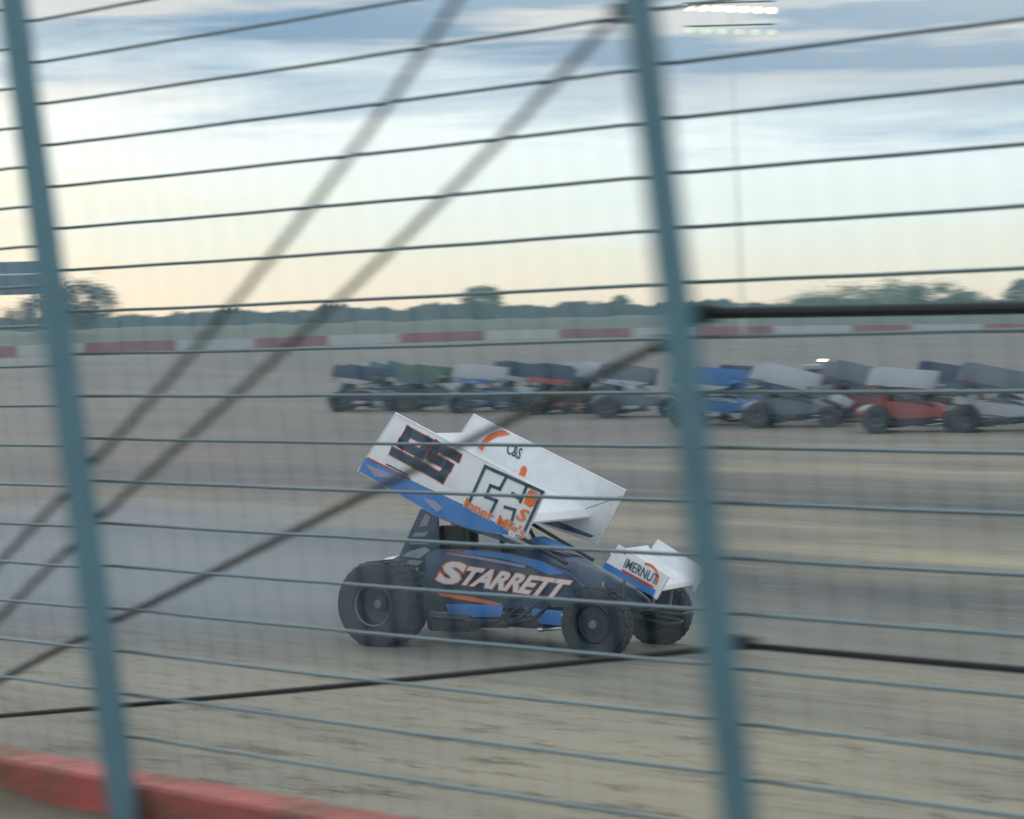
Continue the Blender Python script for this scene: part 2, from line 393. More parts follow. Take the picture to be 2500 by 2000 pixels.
for (pa, pb, z0, dz) in spans:
    for k in range(-6, 16):
        z = z0 - dz * k
        if z < 1.86: continue
        sa, sb = s_post(pa, z), s_post(pb, z)
        mb = MB(); mb.tube(wire_path(sa, z + k2 * sa, sb, z + k2 * sb, .0605, sag=.004), .0060, 7)
        fpart(mb, "wire", WIRE)
    mb = MB()
    s0, s1 = s_post(pa, 3), s_post(pb, 3); n_ = int((s1 - s0) / .125)
    for i in range(1, n_):
        t = i / n_
        mb.tube([fence_pt(s_post(pa, z) + (s_post(pb, z) - s_post(pa, z)) * t, z, .13) for z in (1.85, 3.5, 5.3)], .0021, 4)
    o = fpart(mb, "mesh", MESHM)
    # dark clamps holding the wires to the near post of the span
    for k in range(-6, 16, 1):
        pass
def cable(px, off, r, m, label=None, before=None, after=None):
    pts = [fence_pt(before[0], before[1], off)] if before else []
    for (x, y) in px:
        K_ = 2500 / 2156; d = ray(x * K_, y * K_); p0 = P0 + WN * off
        pts.append(EYE + d * ((p0 - EYE).dot(WN) / d.dot(WN)))
    if after: pts.append(fence_pt(after[0], after[1], off))
    for _ in range(6):            # let the hand-picked points settle into one smooth hang
        pts = [pts[0]] + [(a + b * 2 + c) / 4 for a, b, c in zip(pts[:-2], pts[1:-1], pts[2:])] + [pts[-1]] if len(pts) > 4 else pts
    fine = []; ext = [pts[0] * 2 - pts[1]] + pts + [pts[-1] * 2 - pts[-2]]
    for a, b, c, e in zip(ext[:-3], ext[1:-2], ext[2:-1], ext[3:]):
        for k in range(6):
            t = k / 6; fine.append((b * 2 + (c - a) * t + (a * 2 - b * 5 + c * 4 - e) * t * t + (b * 3 - a - c * 3 + e) * t ** 3) * .5)
    fine.append(pts[-1])
    # twisted strands: two strands winding about one another
    mb = MB(); n = len(fine)
    mb.tube(fine, r, 10)
    o = fpart(mb, "brace_cable", m)
    if label: o['label'] = label
    return o
cable([(1092, -150), (985, 0), (870, 170), (740, 330), (610, 500), (430, 740), (315, 860), (205, 960), (100, 1080), (0, 1190), (-150, 1340)], .085, .0125, DARKC, before=(s_post('main', 5.2), 5.2))
cable([(1312, 15), (1290, 40), (1050, 330), (895, 470), (740, 600), (560, 800), (330, 980), (200, 1080), (60, 1215), (0, 1300), (-150, 1460)], .092, .0125, DARKC)
cable([(1405, 718), (1390, 725), (1210, 813), (1040, 890), (780, 1040), (500, 1200), (240, 1300), (130, 1360), (0, 1425), (-150, 1500)], .105, .0135, DARKC, after=(3.85, 1.88))
cable([(-420, 1541), (-150, 1518), (0, 1505), (240, 1493), (740, 1455), (1150, 1400), (1470, 1368)], .100, .0100, BLACK, "thick black cable running low along the fence")
cable([(1550, 1357), (1640, 1362), (2156, 1415), (2300, 1431)], .100, .0100, BLACK, "thick black cable running low along the fence", after=(s_post('right', 2.54), 2.54))
cable([(1470, 660), (1800, 656), (2156, 652), (2400, 649)], .085, .0165, BLACK, "thick black cable at eye height", after=(s_post('right', 3.45), 3.45))
for (x, y, off, dx, dz_) in ((1560, 1352, .09, .09, .035), (1308, 25, .085, .07, .05), (1475, 662, .08, .09, .05), (1402, 722, .085, .07, .05), (190, 1082, .09, .07, .04), (178, 975, .09, .06, .04)):
    K_ = 2500 / 2156; d = ray(x * K_, y * K_); p0 = P0 + WN * off; c = EYE + d * ((p0 - EYE).dot(WN) / d.dot(WN))
    Mr = Matrix((UH, WN, Vector((0, 0, 1)))).transposed()
    mb = MB(); mb.box(c, (dx, .03, dz_), Mr); mb.tube([c - Vector((0, 0, dz_ * .7)), c + Vector((0, 0, dz_ * .7))], .012, 8)
    fpart(mb, "cable_clamp", BLACK, bevel=.004)

# ------------------------------------------------------------------ sprint car
M = dict(
    white=mat("white_wing_panel", (.82, .84, .87), .30, var=.05, scale=3, dirt=.26, bump=.25, bscale=3),
    blue=mat("bright_blue_panel", (.014, .19, .56), .35, var=.12, scale=4, dirt=.25, coat=.3),
    navy=mat("dark_navy_body", (.008, .044, .110), .35, var=.2, scale=4, dirt=.30, coat=.3),
    rub=mat("dusty_tyre_rubber", (.018, .028, .036), .8, var=.35, scale=5, bump=.35, bscale=60, dirt=.22, dirtcol=(.060, .068, .072)),
    rim=mat("dark_blue_wheel", (.012, .028, .05), .4, metal=.3, var=.2),
    silver=mat("polished_aluminium", (.62, .65, .68), .28, metal=.85, var=.1),
    dull=mat("dull_wheel_steel", (.16, .19, .21), .5, metal=.5, var=.2),
    frame=mat("black_chassis_tube", (.012, .024, .036), .4, metal=.2, var=.2),
    steel=mat("grey_steel", (.22, .24, .25), .4, metal=.7, var=.2),
    orange=mat("fluorescent_orange_decal", (.80, .17, .035), .45, var=.08),
    red=mat("red_decal", (.45, .05, .05), .45, var=.1),
    ink=mat("dark_blue_decal", (.022, .070, .125), .45, var=.15),
    lwhite=mat("white_lettering", (.78, .80, .80), .45, var=.05, dirt=.15),
    lilac=mat("pale_violet_decal", (.30, .30, .45), .45, var=.2),
    grey=mat("pale_grey_decal", (.26, .30, .34), .5, var=.3, scale=9),
    seat=mat("black_seat_padding", (.015, .015, .017), .9, var=.3),
)
def ring(x, hw, zb, zt, n=20, top=.75, e=3.2):
    """rounded body section at station x: half width hw narrowing to hw*top at the top"""
    out = []; zc = (zb + zt) / 2; hz = (zt - zb) / 2
    for j in range(n):
        a = 2 * pi * j / n + pi / n
        cx, sx = cos(a), sin(a)
        y = math.copysign(abs(cx) ** (2 / e), cx); z = math.copysign(abs(sx) ** (2 / e), sx)
        t = (z + 1) / 2; y *= (1 - t) + top * t
        out.append(Vector((x, y * hw, zc + z * hz)))
    return out
def tyre_profile(R, W, rr, grooves):
    hw = W / 2; p = [(rr, -hw * .80), (rr + .02, -hw * .93), (R * .72, -hw * 1.0), (R * .90, -hw * .97), (R * .965, -hw * .90), (R * .99, -hw * .80)]
    for g in grooves:
        c = g * hw; p += [(R, c - .016), (R - .012, c - .011), (R - .012, c + .011), (R, c + .016)]
    return p + [(R * .99, hw * .80), (R * .965, hw * .90), (R * .90, hw * .97), (R * .72, hw * 1.0), (rr + .02, hw * .93), (rr, hw * .80)]
def make_wheel(root, x, y, R, W, rr, side, dish, yaw=0.0):
    """one wheel: the wheel disc carries tyre and lock ring"""
    ax = Vector((sin(yaw) * -1, cos(yaw), 0)); c = Vector((x, y, R)); o = side
    out = ax * o
    mb = MB(); hw = W / 2
    mb.lathe([(rr, hw * .80), (rr * .97, hw * .70), (rr * .90, hw * .30), (rr * .80, hw * (.8 - dish)), (.075, hw * (.78 - dish)), (.07, hw * (.9 - dish)), (.0, hw * (.92 - dish))], c, out, 36)
    mb.lathe([(rr, -hw * .80), (rr * .95, -hw * .6), (rr * .3, -hw * .2), (0, -hw * .2)], c, out, 28)
    for k in range(6):
        a = 2 * pi * k / 6; t = out.orthogonal().normalized(); q = Matrix.Rotation(a, 3, out) @ t
        mb.tube([c + out * hw * (.79 - dish) + q * .055, c + out * hw * (.86 - dish) + q * .055], .009, 6)
    wh = mb.build("wheel", M['rim'], root)
    mb = MB(); gr = [-.6, -.2, .2, .6] if W > .3 else [-.4, .4]
    mb.lathe(tyre_profile(R, W, rr, gr), c, out, 56, closed=True)
    # tread blocks: shallow bars across the crown
    nb_ = 30
    for k in range(nb_):
        q = Matrix.Rotation(2 * pi * k / nb_, 3, ax) @ Vector((0, 0, 1)); tdir = q.cross(ax)
        for sg in (-1, 1):
            Mx = Matrix((ax, tdir, q)).transposed()
            mb.box(c + q * (R + .001) + ax * (sg * hw * .42), (hw * .62, .045, .012), Mx)
    mb.build("tyre", M['rub'], wh, sharp=30)
    mb = MB(); mb.lathe([(rr * 1.0, hw * .80), (rr * 1.03, hw * .87), (rr * 1.0, hw * .90), (rr * .955, hw * .87), (rr * .955, hw * .80)], c, out, 44, closed=True)
    mb.build("lock_ring", (M['dull'] if W > .3 else M['rim']), wh)
    mb = MB(); mb.lathe([(.045, hw * (.86 - dish)), (.04, hw * (1.05 - dish)), (.015, hw * (1.08 - dish)), (0, hw * (1.08 - dish))], c, out, 16)
    mb.build("hub", M['dull'], wh)
    return wh
def on_side(pts, y): return [(x, y, z) for (x, z) in pts]

def make_car():
    root = empty("sprint_car")
    # ---- wheels
    make_wheel(root, -1.07, -.80, .405, .44, .20, -1, .55)
    make_wheel(root, -1.07, .70, .385, .38, .20, 1, .5)
    make_wheel(root, 1.13, -.68, .322, .235, .195, -1, .25, radians(-3))
    make_wheel(root, 1.13, .68, .322, .235, .195, 1, .25, radians(-3))
    # ---- axles and suspension
    mb = MB(); mb.tube([(1.13, -.62, .325), (1.13, .62, .325)], .03, 12); mb.build("front_axle", M['frame'], root)
    mb = MB(); mb.tube([(-1.07, -.66, .40), (-1.07, .6, .39)], .045, 12); mb.lathe([(.0, -.09), (.13, -.07), (.15, 0), (.13, .07), (0, .09)], (-1.07, .02, .40), (0, 1, 0), 20)
    mb.build("rear_axle", M['steel'], root)
    for sg in (-1, 1):
        for (a, b) in (((1.11, sg * .58, .30), (.42, sg * .37, .20)), ((1.11, sg * .56, .40), (.50, sg * .37, .34))):
            mb = MB(); mb.tube([a, b], .016, 8); mb.tube([b, (b[0] - .05, b[1], b[2])], .024, 8); mb.build("radius_rod", M['silver'], root)
        mb = MB(); mb.tube([(-1.05, sg * .50, .30), (-.42, sg * .40, .30)], .017, 8); mb.build("radius_rod", M['steel'], root)
        mb = MB(); mb.tube([(1.10, sg * .42, .34), (.98, sg * .24, .66)], [.028, .02], 10); mb.tube([(1.06, sg * .36, .44), (1.0, sg * .27, .60)], .038, 12); mb.build("shock_absorber", M['steel'], root)
        mb = MB(); mb.tube([(-1.05, sg * .46, .40), (-.93, sg * .34, .80)], [.03, .022], 10); mb.build("shock_absorber", M['steel'], root)
    # ---- chassis and roll cage
    mb = MB()
    for sg in (-1, 1):
        y = sg * .34
        mb.tube([(-1.30, sg * .22, .40), (-.86, y, .24), (.30, y, .22), (1.10, sg * .22, .30), (1.34, sg * .16, .36)], .020, 8)
        mb.tube([(-1.30, sg * .22, .62), (-.82, y, .66), (-.05, y, .70), (.60, sg * .30, .66), (1.15, sg * .20, .50), (1.34, sg * .16, .40)], .019, 8)
        mb.tube([(-.86, y, .24), (-.84, sg * .33, .80), (-.80, sg * .29, 1.27), (-.74, sg * .27, 1.31)], .021, 8)
        mb.tube([(-.74, sg * .27, 1.31), (-.30, sg * .28, 1.28), (-.16, sg * .29, 1.22), (.0, sg * .34, .92), (.02, y, .22)], .021, 8)
        mb.tube([(-.16, sg * .29, 1.20), (.20, sg * .30, 1.02), (.62, sg * .28, .82)], .019, 8)
        mb.tube([(-.80, sg * .29, 1.22), (-1.10, sg * .26, .80), (-1.30, sg * .22, .62)], .019, 8)
        mb.tube([(-.45, sg * .29, 1.28), (-.38, sg * .34, .72)], .017, 8)
        mb.tube([(-.82, sg * .34, .66), (-.05, sg * .34, .24)], .017, 8)
    for (x, y, z) in ((-.74, .27, 1.31), (-.20, .29, 1.25), (-.84, .33, .80), (-.86, .34, .24), (.02, .34, .22), (0, .34, .92), (1.34, .16, .38), (-1.30, .22, .40)):
        mb.tube([(x, -y, z), (x, y, z)], .019, 8)
    mb.tube([(-.74, -.27, 1.31), (-.20, .29, 1.25)], .015, 8)
    mb.build("roll_cage", M['frame'], root, sharp=60)
    # ---- body
    mb = MB(); mb.loft([ring(-.02, .37, .30, .955, top=.72), ring(.02, .375, .30, .965, top=.72), ring(.3, .35, .31, .925, top=.70), ring(.65, .29, .33, .845, top=.68), ring(.95, .22, .35, .725, top=.68), ring(1.18, .165, .36, .60, top=.7), ring(1.31, .12, .38, .51, top=.75), ring(1.345, .07, .41, .475, top=.8)])
    mb.build("hood", M['navy'], root, sharp=40)
    mb = MB(); mb.prism(on_side([(.10, .985), (.16, 1.045), (.36, .985), (.52, .925), (.36, .935)], -.13), (0, .26, 0)); mb.build("hood_scoop", M['blue'], root, bevel=.01)
    side = [(-.84, .86), (-.70, .915), (-.20, .925), (.10, .905), (.42, .85), (.70, .735), (.86, .62), (.80, .44), (.40, .405), (-.05, .385), (-.66, .41), (-.84, .50)]
    for sg in (-1, 1):
        mb = MB()
        poly = [(x, sg * (.435 - .06 * max(0, x) ** 1.2 - .03 * max(0, z - .7) * 3), z) for (x, z) in side]
        mb.prism(poly, (0, sg * -.022, 0))
        pn = mb.build("side_panel", M['navy'], root, bevel=.006)
        def P(x, z): return Vector((x, sg * (.437 - .06 * max(0, x) ** 1.2 - .03 * max(0, z - .7) * 3), z))
        # stripes
        q = MB()
        for pts, mi in (([(-.62, .875), (-.30, .868), (.26, .80), (.24, .775), (-.24, .835)], 3), ([(-.40, .915), (.08, .900), (.42, .842), (.66, .742), (.50, .72), (.30, .80), (-.02, .858), (-.42, .880)], 0), ([(-.70, .505), (-.30, .475), (.02, .43), (.0, .405), (-.30, .432), (-.66, .47)], 1), ([(-.62, .890), (-.34, .884), (-.30, .870), (-.60, .877)], 2)):
            q.prism([P(x, z) + Vector((0, sg * .002, 0)) for x, z in pts], (0, sg * .003, 0), mi)
        q.build("stripe", [M['blue'], M['orange'], M['red'], M['lilac']], pn, sharp=0)
        if sg < 0:
            off = Vector((0, -.012, 0))
            text_on("S", P(-.715, .605) + off, P(-.47, .575) + off, P(-.585, .815) + off, (0, -1, 0), [M['lwhite'], M['orange']], "lettering", pn, bold=.045, out=.035)
            text_on("TARRETT", P(-.475, .595) + off, P(.605, .505) + off, P(-.335, .765) + off, (0, -1, 0), [M['lwhite'], M['orange']], "lettering", pn, bold=.035, out=.035, space=.95)
        # upper cockpit side panel behind the driver
        mb = MB(); mb.prism(on_side([(-.92, 1.29), (-1.20, .74), (-.98, .69), (-.80, .84), (-.70, .93), (-.72, 1.30)], sg * .385), (0, sg * -.014, 0))
        sp = mb.build("sail_panel", M['navy'], root, bevel=.004)
        if sg < 0:
            q = MB()
            for pts in ([(-1.12, .83), (-.93, .81), (-.80, .90), (-.86, .925), (-1.02, .885)], [(-1.09, .76), (-.95, .74), (-.88, .79), (-1.02, .80)], [(-1.01, 1.02), (-.86, 1.03), (-.82, 1.075), (-.98, 1.06)], [(-.93, 1.12), (-.84, 1.13), (-.80, 1.22), (-.86, 1.25)], [(-1.05, .945), (-.84, .955), (-.76, 1.0), (-.97, .985)]):
                q.prism([(x, -.3875, z) for x, z in pts], (0, -.003, 0), 0)
            q.build("graphic", [M['grey']], sp, sharp=0)
    mb = MB(); mb.loft([ring(-.95, .20, .48, .70, top=.8), ring(-1.02, .31, .44, .80, top=.8), ring(-1.2, .34, .42, .83, top=.8), ring(-1.42, .32, .42, .785, top=.8), ring(-1.6, .25, .45, .70, top=.8), ring(-1.70, .14, .50, .62, top=.8)])
    tt = mb.build("tail_tank", M['navy'], root, sharp=40)
    mb = MB(); mb.loft([ring(-1.30, .345, .62, .815, top=.82), ring(-1.43, .326, .60, .792, top=.82), ring(-1.62, .25, .56, .70, top=.82)]); mb.build("tail_stripe", M['white'], tt, sharp=40)
    mb = MB(); mb.box((-.30, 0, .215), (1.15, .66, .012)); mb.build("floor_pan", M['steel'], root)
    # lower side pieces: blue rocker panel, nerf bar, exhaust
    for sg in (-1, 1):
        mb = MB(); mb.prism(on_side([(-.56, .405), (.07, .425), (.05, .315), (-.50, .275)], sg * .505), (0, sg * .012, 0)); mb.prism(on_side([(.24, .405), (.70, .39), (.74, .25), (.42, .26)], sg * .415), (0, sg * .012, 0)); mb.build("rocker_panel", M['blue'], root, bevel=.004)
        mb = MB(); mb.tube([(-.72, sg * .36, .27), (-.68, sg * .56, .27), (-.10, sg * .60, .27), (.18, sg * .38, .27)], .019, 8); mb.tube([(-.40, sg * .36, .27), (-.40, sg * .58, .27)], .016, 8); mb.build("nerf_bar", M['frame'], root)
    mb = MB()
    for k in range(4):
        mb.tube([(.55 - k * .14, -.22, .50 - .02 * k), (.50 - k * .14, -.40, .44), (.36 - k * .14, -.46, .30), (.10 - k * .08, -.47, .25)], .021, 8)
    mb.tube([(.10, -.47, .25), (-.25, -.49, .235), (-.30, -.49, .235)], .045, 12); mb.tube([(-.28, -.49, .235), (-.72, -.50, .22)], [.085, .085], 16); mb.build("exhaust_pipe", M['frame'], root, sharp=40)
    # bumpers
    mb = MB(); mb.tube([(1.32, -.17, .40), (1.52, -.24, .42), (1.68, -.22, .40), (1.72, -.12, .39), (1.72, .12, .39), (1.68, .22, .40), (1.52, .24, .42), (1.32, .17, .40)], .017, 8)
    mb.tube([(1.34, -.14, .33), (1.60, -.17, .30), (1.66, 0, .30), (1.60, .17, .30), (1.34, .14, .33)], .015, 8); mb.build("front_bumper", M['frame'], root, sharp=60)
    mb = MB(); mb.tube([(-1.25, -.2, .42), (-1.75, -.28, .50), (-1.9, -.2, .52), (-1.9, .2, .52), (-1.75, .28, .50), (-1.25, .2, .42)], .018, 8); mb.build("rear_bumper", M['frame'], root, sharp=60)
    # cockpit
    mb = MB(); mb.prism(on_side([(-.84, .30), (-.72, .30), (-.40, .34), (-.30, .42), (-.40, .46), (-.62, .44), (-.72, .62), (-.76, 1.12), (-.84, 1.12)], -.22), (0, .44, 0)); mb.box((-.70, -.20, 1.02), (.20, .03, .22)); mb.box((-.70, .20, 1.02), (.20, .03, .22)); mb.build("seat", M['seat'], root, bevel=.02)
    mb = MB(); c = Vector((-.16, 0, .80)); ax = Vector((-.5, 0, .85)).normalized(); a = ax.orthogonal().normalized(); b = ax.cross(a)
    mb.tube([c + (a * cos(2 * pi * i / 20) + b * sin(2 * pi * i / 20)) * .18 for i in range(21)], .014, 8); mb.tube([c - a * .18, c + a * .18], .010, 6); mb.tube([c, c - ax * .25], .016, 8); mb.build("steering_wheel", M['seat'], root, sharp=60)
    mb = MB(); mb.box((.30, 0, .50), (.55, .42, .34)); mb.box((.30, 0, .72), (.40, .30, .14)); mb.build("engine", M['steel'], root, bevel=.02)
    # ---- top wing
    d = Vector((.915, 0, -.403)); up = Vector((.403, 0, .915)); A = Vector((-.976, 0, 2.218)) - up * .315
    sec = [(0, .10), (.12, .035), (.35, -.015), (.7, -.03), (1.1, -.02), (1.4, -.01), (1.55, -.025), (1.62, -.07)]
    th = [.006, .010, .018, .03, .045, .055, .055, .02]
    prof = [A + d * s + up * t for s, t in sec] + [A + d * s + up * (t - h) for (s, t), h in reversed(list(zip(sec, th)))]
    mb = MB(); mb.prism([(p.x, -.755, p.z) for p in prof], (0, 1.51, 0)); foil = mb.build("wing_foil", M['white'], root, sharp=25)
    def F(s, y, lift=.004):
        for (a_, b_) in zip(sec[:-1], sec[1:]):
            if a_[0] <= s <= b_[0]:
                t = a_[1] + (b_[1] - a_[1]) * (s - a_[0]) / (b_[0] - a_[0]); break
        p = A + d * s + up * (t + lift); return Vector((p.x, y, p.z))
    # side boards
    nearp = [(-.976, 2.218), (.635, 1.507), (.437, 1.10), (.405, 1.078), (-.14, 1.143), (-.508, 1.246), (-1.391, 1.655)]
    farp = [(-.976, 2.205), (.735, 1.475), (.435, .935), (-.14, 1.10), (-.508, 1.22), (-1.391, 1.655)]
    for sg, poly in ((-1, nearp), (1, farp)):
        mb = MB(); mb.prism(on_side(poly, sg * .755), (0, sg * .012, 0)); bd = mb.build("side_board", M['white'], root, bevel=.003)
        mb = MB(); rim = [(-.976, 2.218), (.635, 1.507), (.437, 1.10)] if sg < 0 else [(-.976, 2.205), (.735, 1.475), (.435, .935)]
        mb.tube(on_side([(-1.391, 1.655)] + rim, sg * .761), .011, 8); mb.build("edge_trim", M['white'], bd, sharp=60)
        ysurf = sg * .767
        q = MB(); blue = [(-1.315, 1.79), (-.771, 1.575), (-.234, 1.372), (.40, 1.086), (-.14, 1.146), (-.508, 1.25), (-1.386, 1.662)]
        q.prism(on_side(blue, ysurf + sg * .001), (0, sg * .003, 0), 0)
        q.prism(on_side([(-1.28, 1.795), (-.80, 1.603), (-.80, 1.585), (-1.30, 1.785)], ysurf + sg * .001), (0, sg * .004, 0), 1)
        q.prism(on_side([(-1.06, 1.735), (-.82, 1.635), (-.82, 1.622), (-1.08, 1.725)], ysurf + sg * .001), (0, sg * .004, 0), 2)
        q.prism(on_side([(-1.30, 1.73), (-1.05, 1.65), (-1.0, 1.60), (-1.2, 1.61)], ysurf + sg * .003), (0, sg * .004, 0), 3)
        q.prism(on_side([(-.66, 1.42), (-.52, 1.39), (-.44, 1.33), (-.50, 1.29), (-.60, 1.36)], ysurf + sg * .003), (0, sg * .004, 0), 3)
        q.build("stripe", [M['blue'], M['red'], M['ink'], M['lilac']], bd, sharp=0)
        # inside face: the same blue foot below the wing
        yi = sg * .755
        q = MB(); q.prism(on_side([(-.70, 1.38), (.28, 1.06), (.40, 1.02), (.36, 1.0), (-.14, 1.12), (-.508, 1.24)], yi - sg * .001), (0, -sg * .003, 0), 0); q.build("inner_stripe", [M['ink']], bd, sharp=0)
        if sg > 0:
            # emblem on the inside of the far board: broken orange ring round dark lettering
            q = MB(); nn = Vector((0, -1, 0)); cx, cz = -.62, 1.715
            def arc(r1, r2, a0, a1, mi, k=18):
                v = []
                for i in range(k + 1):
                    a = radians(a0 + (a1 - a0) * i / k); tpr = min(1, 5 * min(i, k - i) / k + .25); rm = (r1 + r2) / 2; hw = (r2 - r1) / 2 * tpr
                    v += [(cx + (rm - hw) * cos(a), yi - .004, cz + (rm - hw) * sin(a)), (cx + (rm + hw) * cos(a), yi - .004, cz + (rm + hw) * sin(a))]
                q.add(v, [(2 * i, 2 * i + 1, 2 * i + 3, 2 * i + 2) for i in range(k)], mi)
            arc(.275, .335, 78, 168, 0); arc(.20, .27, -45, -5, 0); arc(.14, .155, 200, 330, 1); arc(.24, .25, 215, 300, 1)
            q.build("emblem", [M['orange'], M['grey']], bd, sharp=0)
            text_on("C&S", Vector((-.60, yi, 1.82)), Vector((-.44, yi, 1.755)), Vector((-.56, yi, 1.93)), nn, [M['ink']], "lettering", bd, bold=.02, out=0)
            mb = MB(); mb.tube([(.10, yi - .002, 1.20), (.34, yi - .002, 1.30), (.71, yi - .002, 1.425)], .004, 6); mb.build("seam", M['grey'], bd)
        if sg < 0:
            n = Vector((0, -1, 0)); off = Vector((0, -.016, 0)); Y = lambda x, z: Vector((x, ysurf, z))
            def digit(poly_strokes, bl, br, tl):
                q = MB()
                for grow, li, mi in ((.10, .004, 1), (0, .007, 0)):
                    for pts, wd in poly_strokes:
                        for (u0, v0), (u1, v1) in zip(pts[:-1], pts[1:]):
                            p = bl + (br - bl) * u0 + (tl - bl) * v0; r_ = bl + (br - bl) * u1 + (tl - bl) * v1
                            t = (r_ - p).normalized(); s_ = t.cross(n) * (wd + grow * .22) / 2; e = t * (wd * .5 + grow * .11)
                            q.prism([p - e + s_ + n * li, r_ + e + s_ + n * li, r_ + e - s_ + n * li, p - e - s_ + n * li], n * .001, mi)
                q.build("number", [M['ink'], M['red']], bd, sharp=0)
            digit([([(.88, .45), (.16, .45), (.16, .92), (.86, .92), (.86, .08), (.10, .08)], .074)], Y(-1.03, 1.84), Y(-.72, 1.705), Y(-.86, 2.085))
            digit([([(.92, .92), (.16, .92), (.16, .52), (.84, .52), (.84, .08), (.08, .08)], .074)], Y(-.715, 1.705), Y(-.43, 1.575), Y(-.545, 1.955))
            # framed double-letter sponsor panel
            a0, a1, a2 = Vector((.008, ysurf, 1.73)), Vector((.618, ysurf, 1.506)) , Vector((-.182, ysurf, 1.35))
            ux, vy = (a1 - a0) * .985, (a2 - a0)
            def G(u, v, l=0): return a0 + ux * u + vy * v + Vector((0, -.004 - l, 0))
            q = MB()
            def stroke(pts, wd, mi=0, l=0):
                for (u0, v0), (u1, v1) in zip(pts[:-1], pts[1:]):
                    p, r_ = G(u0, v0, l), G(u1, v1, l); t = (r_ - p).normalized(); s_ = t.cross(n) * wd / 2; e = t * wd / 2
                    q.prism([p - e + s_, r_ + e + s_, r_ + e - s_, p - e - s_], (0, -.002, 0), mi)
            stroke([(0, 1), (0, 0), (1, 0), (1, .98)], .032)
            stroke([(.38, .01), (.363, .33), (.204, .344), (.206, .62), (.393, .60), (.388, .97)], .030)
            stroke([(.735, .02), (.745, .40)], .030); stroke([(.59, .32), (.73, .335)], .042)
            stroke([(.56, .65), (.72, .62), (.76, .96)], .030)
            q.prism([G(u, v) for u, v in ((.79, .12), (.83, .05), (.95, .07), (.975, .34), (.92, .43), (.80, .40))], (0, -.003, 0), 1)
            q.build("sponsor_panel", [M['ink'], M['orange']], bd, sharp=0)
            text_on("S", G(.78, .80), G(.93, .80), G(.82, .50), n, [M['orange']], "lettering", bd, bold=.03, out=0)
            text_on("Inner Mfg's", Y(-.235, 1.325), Y(.40, 1.045), Y(-.18, 1.445), n, [M['orange'], M['lwhite']], "lettering", bd, bold=.02, out=.03, lift=.006)
    # wing mounts
    for sg in (-1, 1):
        for (a, b) in (((-.74, sg * .25, 1.31), (-.72, sg * .25, 1.74)), ((-.30, sg * .26, 1.27), (-.05, sg * .26, 1.46)), ((-.80, sg * .27, 1.2), (-1.02, sg * .27, 1.86))):
            mb = MB(); mb.tube([a, b], .016, 8); mb.build("wing_post", M['frame'], root)
    # ---- front wing
    for sg in (-1, 1):
        y = sg * .43
        mb = MB(); mb.prism(on_side([(1.225, 1.035), (1.725, .765), (1.60, .555), (1.565, .575), (1.065, .815)], y), (0, sg * .010, 0)); fbd = mb.build("front_wing_board", M['white'], root, bevel=.003)
        q = MB(); ys = y + sg * .011
        q.prism(on_side([(1.10, .865), (1.60, .635), (1.575, .572), (1.062, .812)], ys), (0, sg * .003, 0), 0)
        q.prism(on_side([(1.255, .79), (1.265, .812), (1.58, .668), (1.565, .645)], ys + sg * .002), (0, sg * .004, 0), 1)
        q.prism(on_side([(1.27, .955), (1.30, .985), (1.315, .975), (1.29, .94)], ys), (0, sg * .003, 0), 2)
        n_ = 10
        v = []
        for i in range(n_ + 1):
            a = radians(95 - 130 * i / n_); v += [(1.50 + .13 * cos(a) * 1.0, ys + sg * .002, .75 + .13 * sin(a)), (1.50 + .105 * cos(a), ys + sg * .002, .75 + .105 * sin(a))]
        q.add(v, [(2 * i, 2 * i + 1, 2 * i + 3, 2 * i + 2) for i in range(n_)], 2)
        q.build("stripe", [M['blue'], M['red'], M['orange']], fbd, sharp=0)
        if sg < 0: text_on("IMERNUT", Vector((1.275, ys - .002, .83)), Vector((1.60, ys - .002, .68)), Vector((1.315, ys - .002, .915)), (0, -1, 0), [M['ink']], "lettering", fbd, bold=.01, out=0)
        mb = MB(); mb.tube(on_side([(1.725, .765), (1.60, .555)], y + sg * .005), .016, 8); mb.build("edge_trim", M['white'], fbd, sharp=60)
        for a, b in (((1.16, sg * .20, .45), (1.18, sg * .20, .80)), ((1.46, sg * .20, .42), (1.50, sg * .20, .68))):
            mb = MB(); mb.tube([a, b], .014, 8); mb.build("front_wing_post", M['steel'], root)
    A2 = Vector((1.10, 0, .93)); d2 = Vector((.88, 0, -.475)); u2 = Vector((.475, 0, .88))
    sec2 = [(0, .05), (.08, .015), (.25, -.01), (.45, -.005), (.55, -.015), (.58, -.04)]; th2 = [.005, .01, .02, .03, .03, .01]
    prof2 = [A2 + d2 * s + u2 * t for s, t in sec2] + [A2 + d2 * s + u2 * (t - h) for (s, t), h in reversed(list(zip(sec2, th2)))]
    mb = MB(); mb.prism([(p.x, -.43, p.z) for p in prof2], (0, .86, 0)); mb.build("front_wing_foil", M['white'], root, sharp=25)
    return root

car = make_car()
tag(car, "white winged sprint car number 95 with dark navy body sliding past behind the fence", "race car", "winged sprint cars")
HEAD = radians(-28.2)
h0 = Vector((cos(HEAD), sin(HEAD), 0)); h0 = (h0 - GN * h0.dot(GN)).normalized(); l0 = GN.cross(h0)
car.matrix_world = Matrix(((h0.x, l0.x, GN.x, CARO.x), (h0.y, l0.y, GN.y, CARO.y), (h0.z, l0.z, GN.z, CARO.z), (0, 0, 0, 1)))

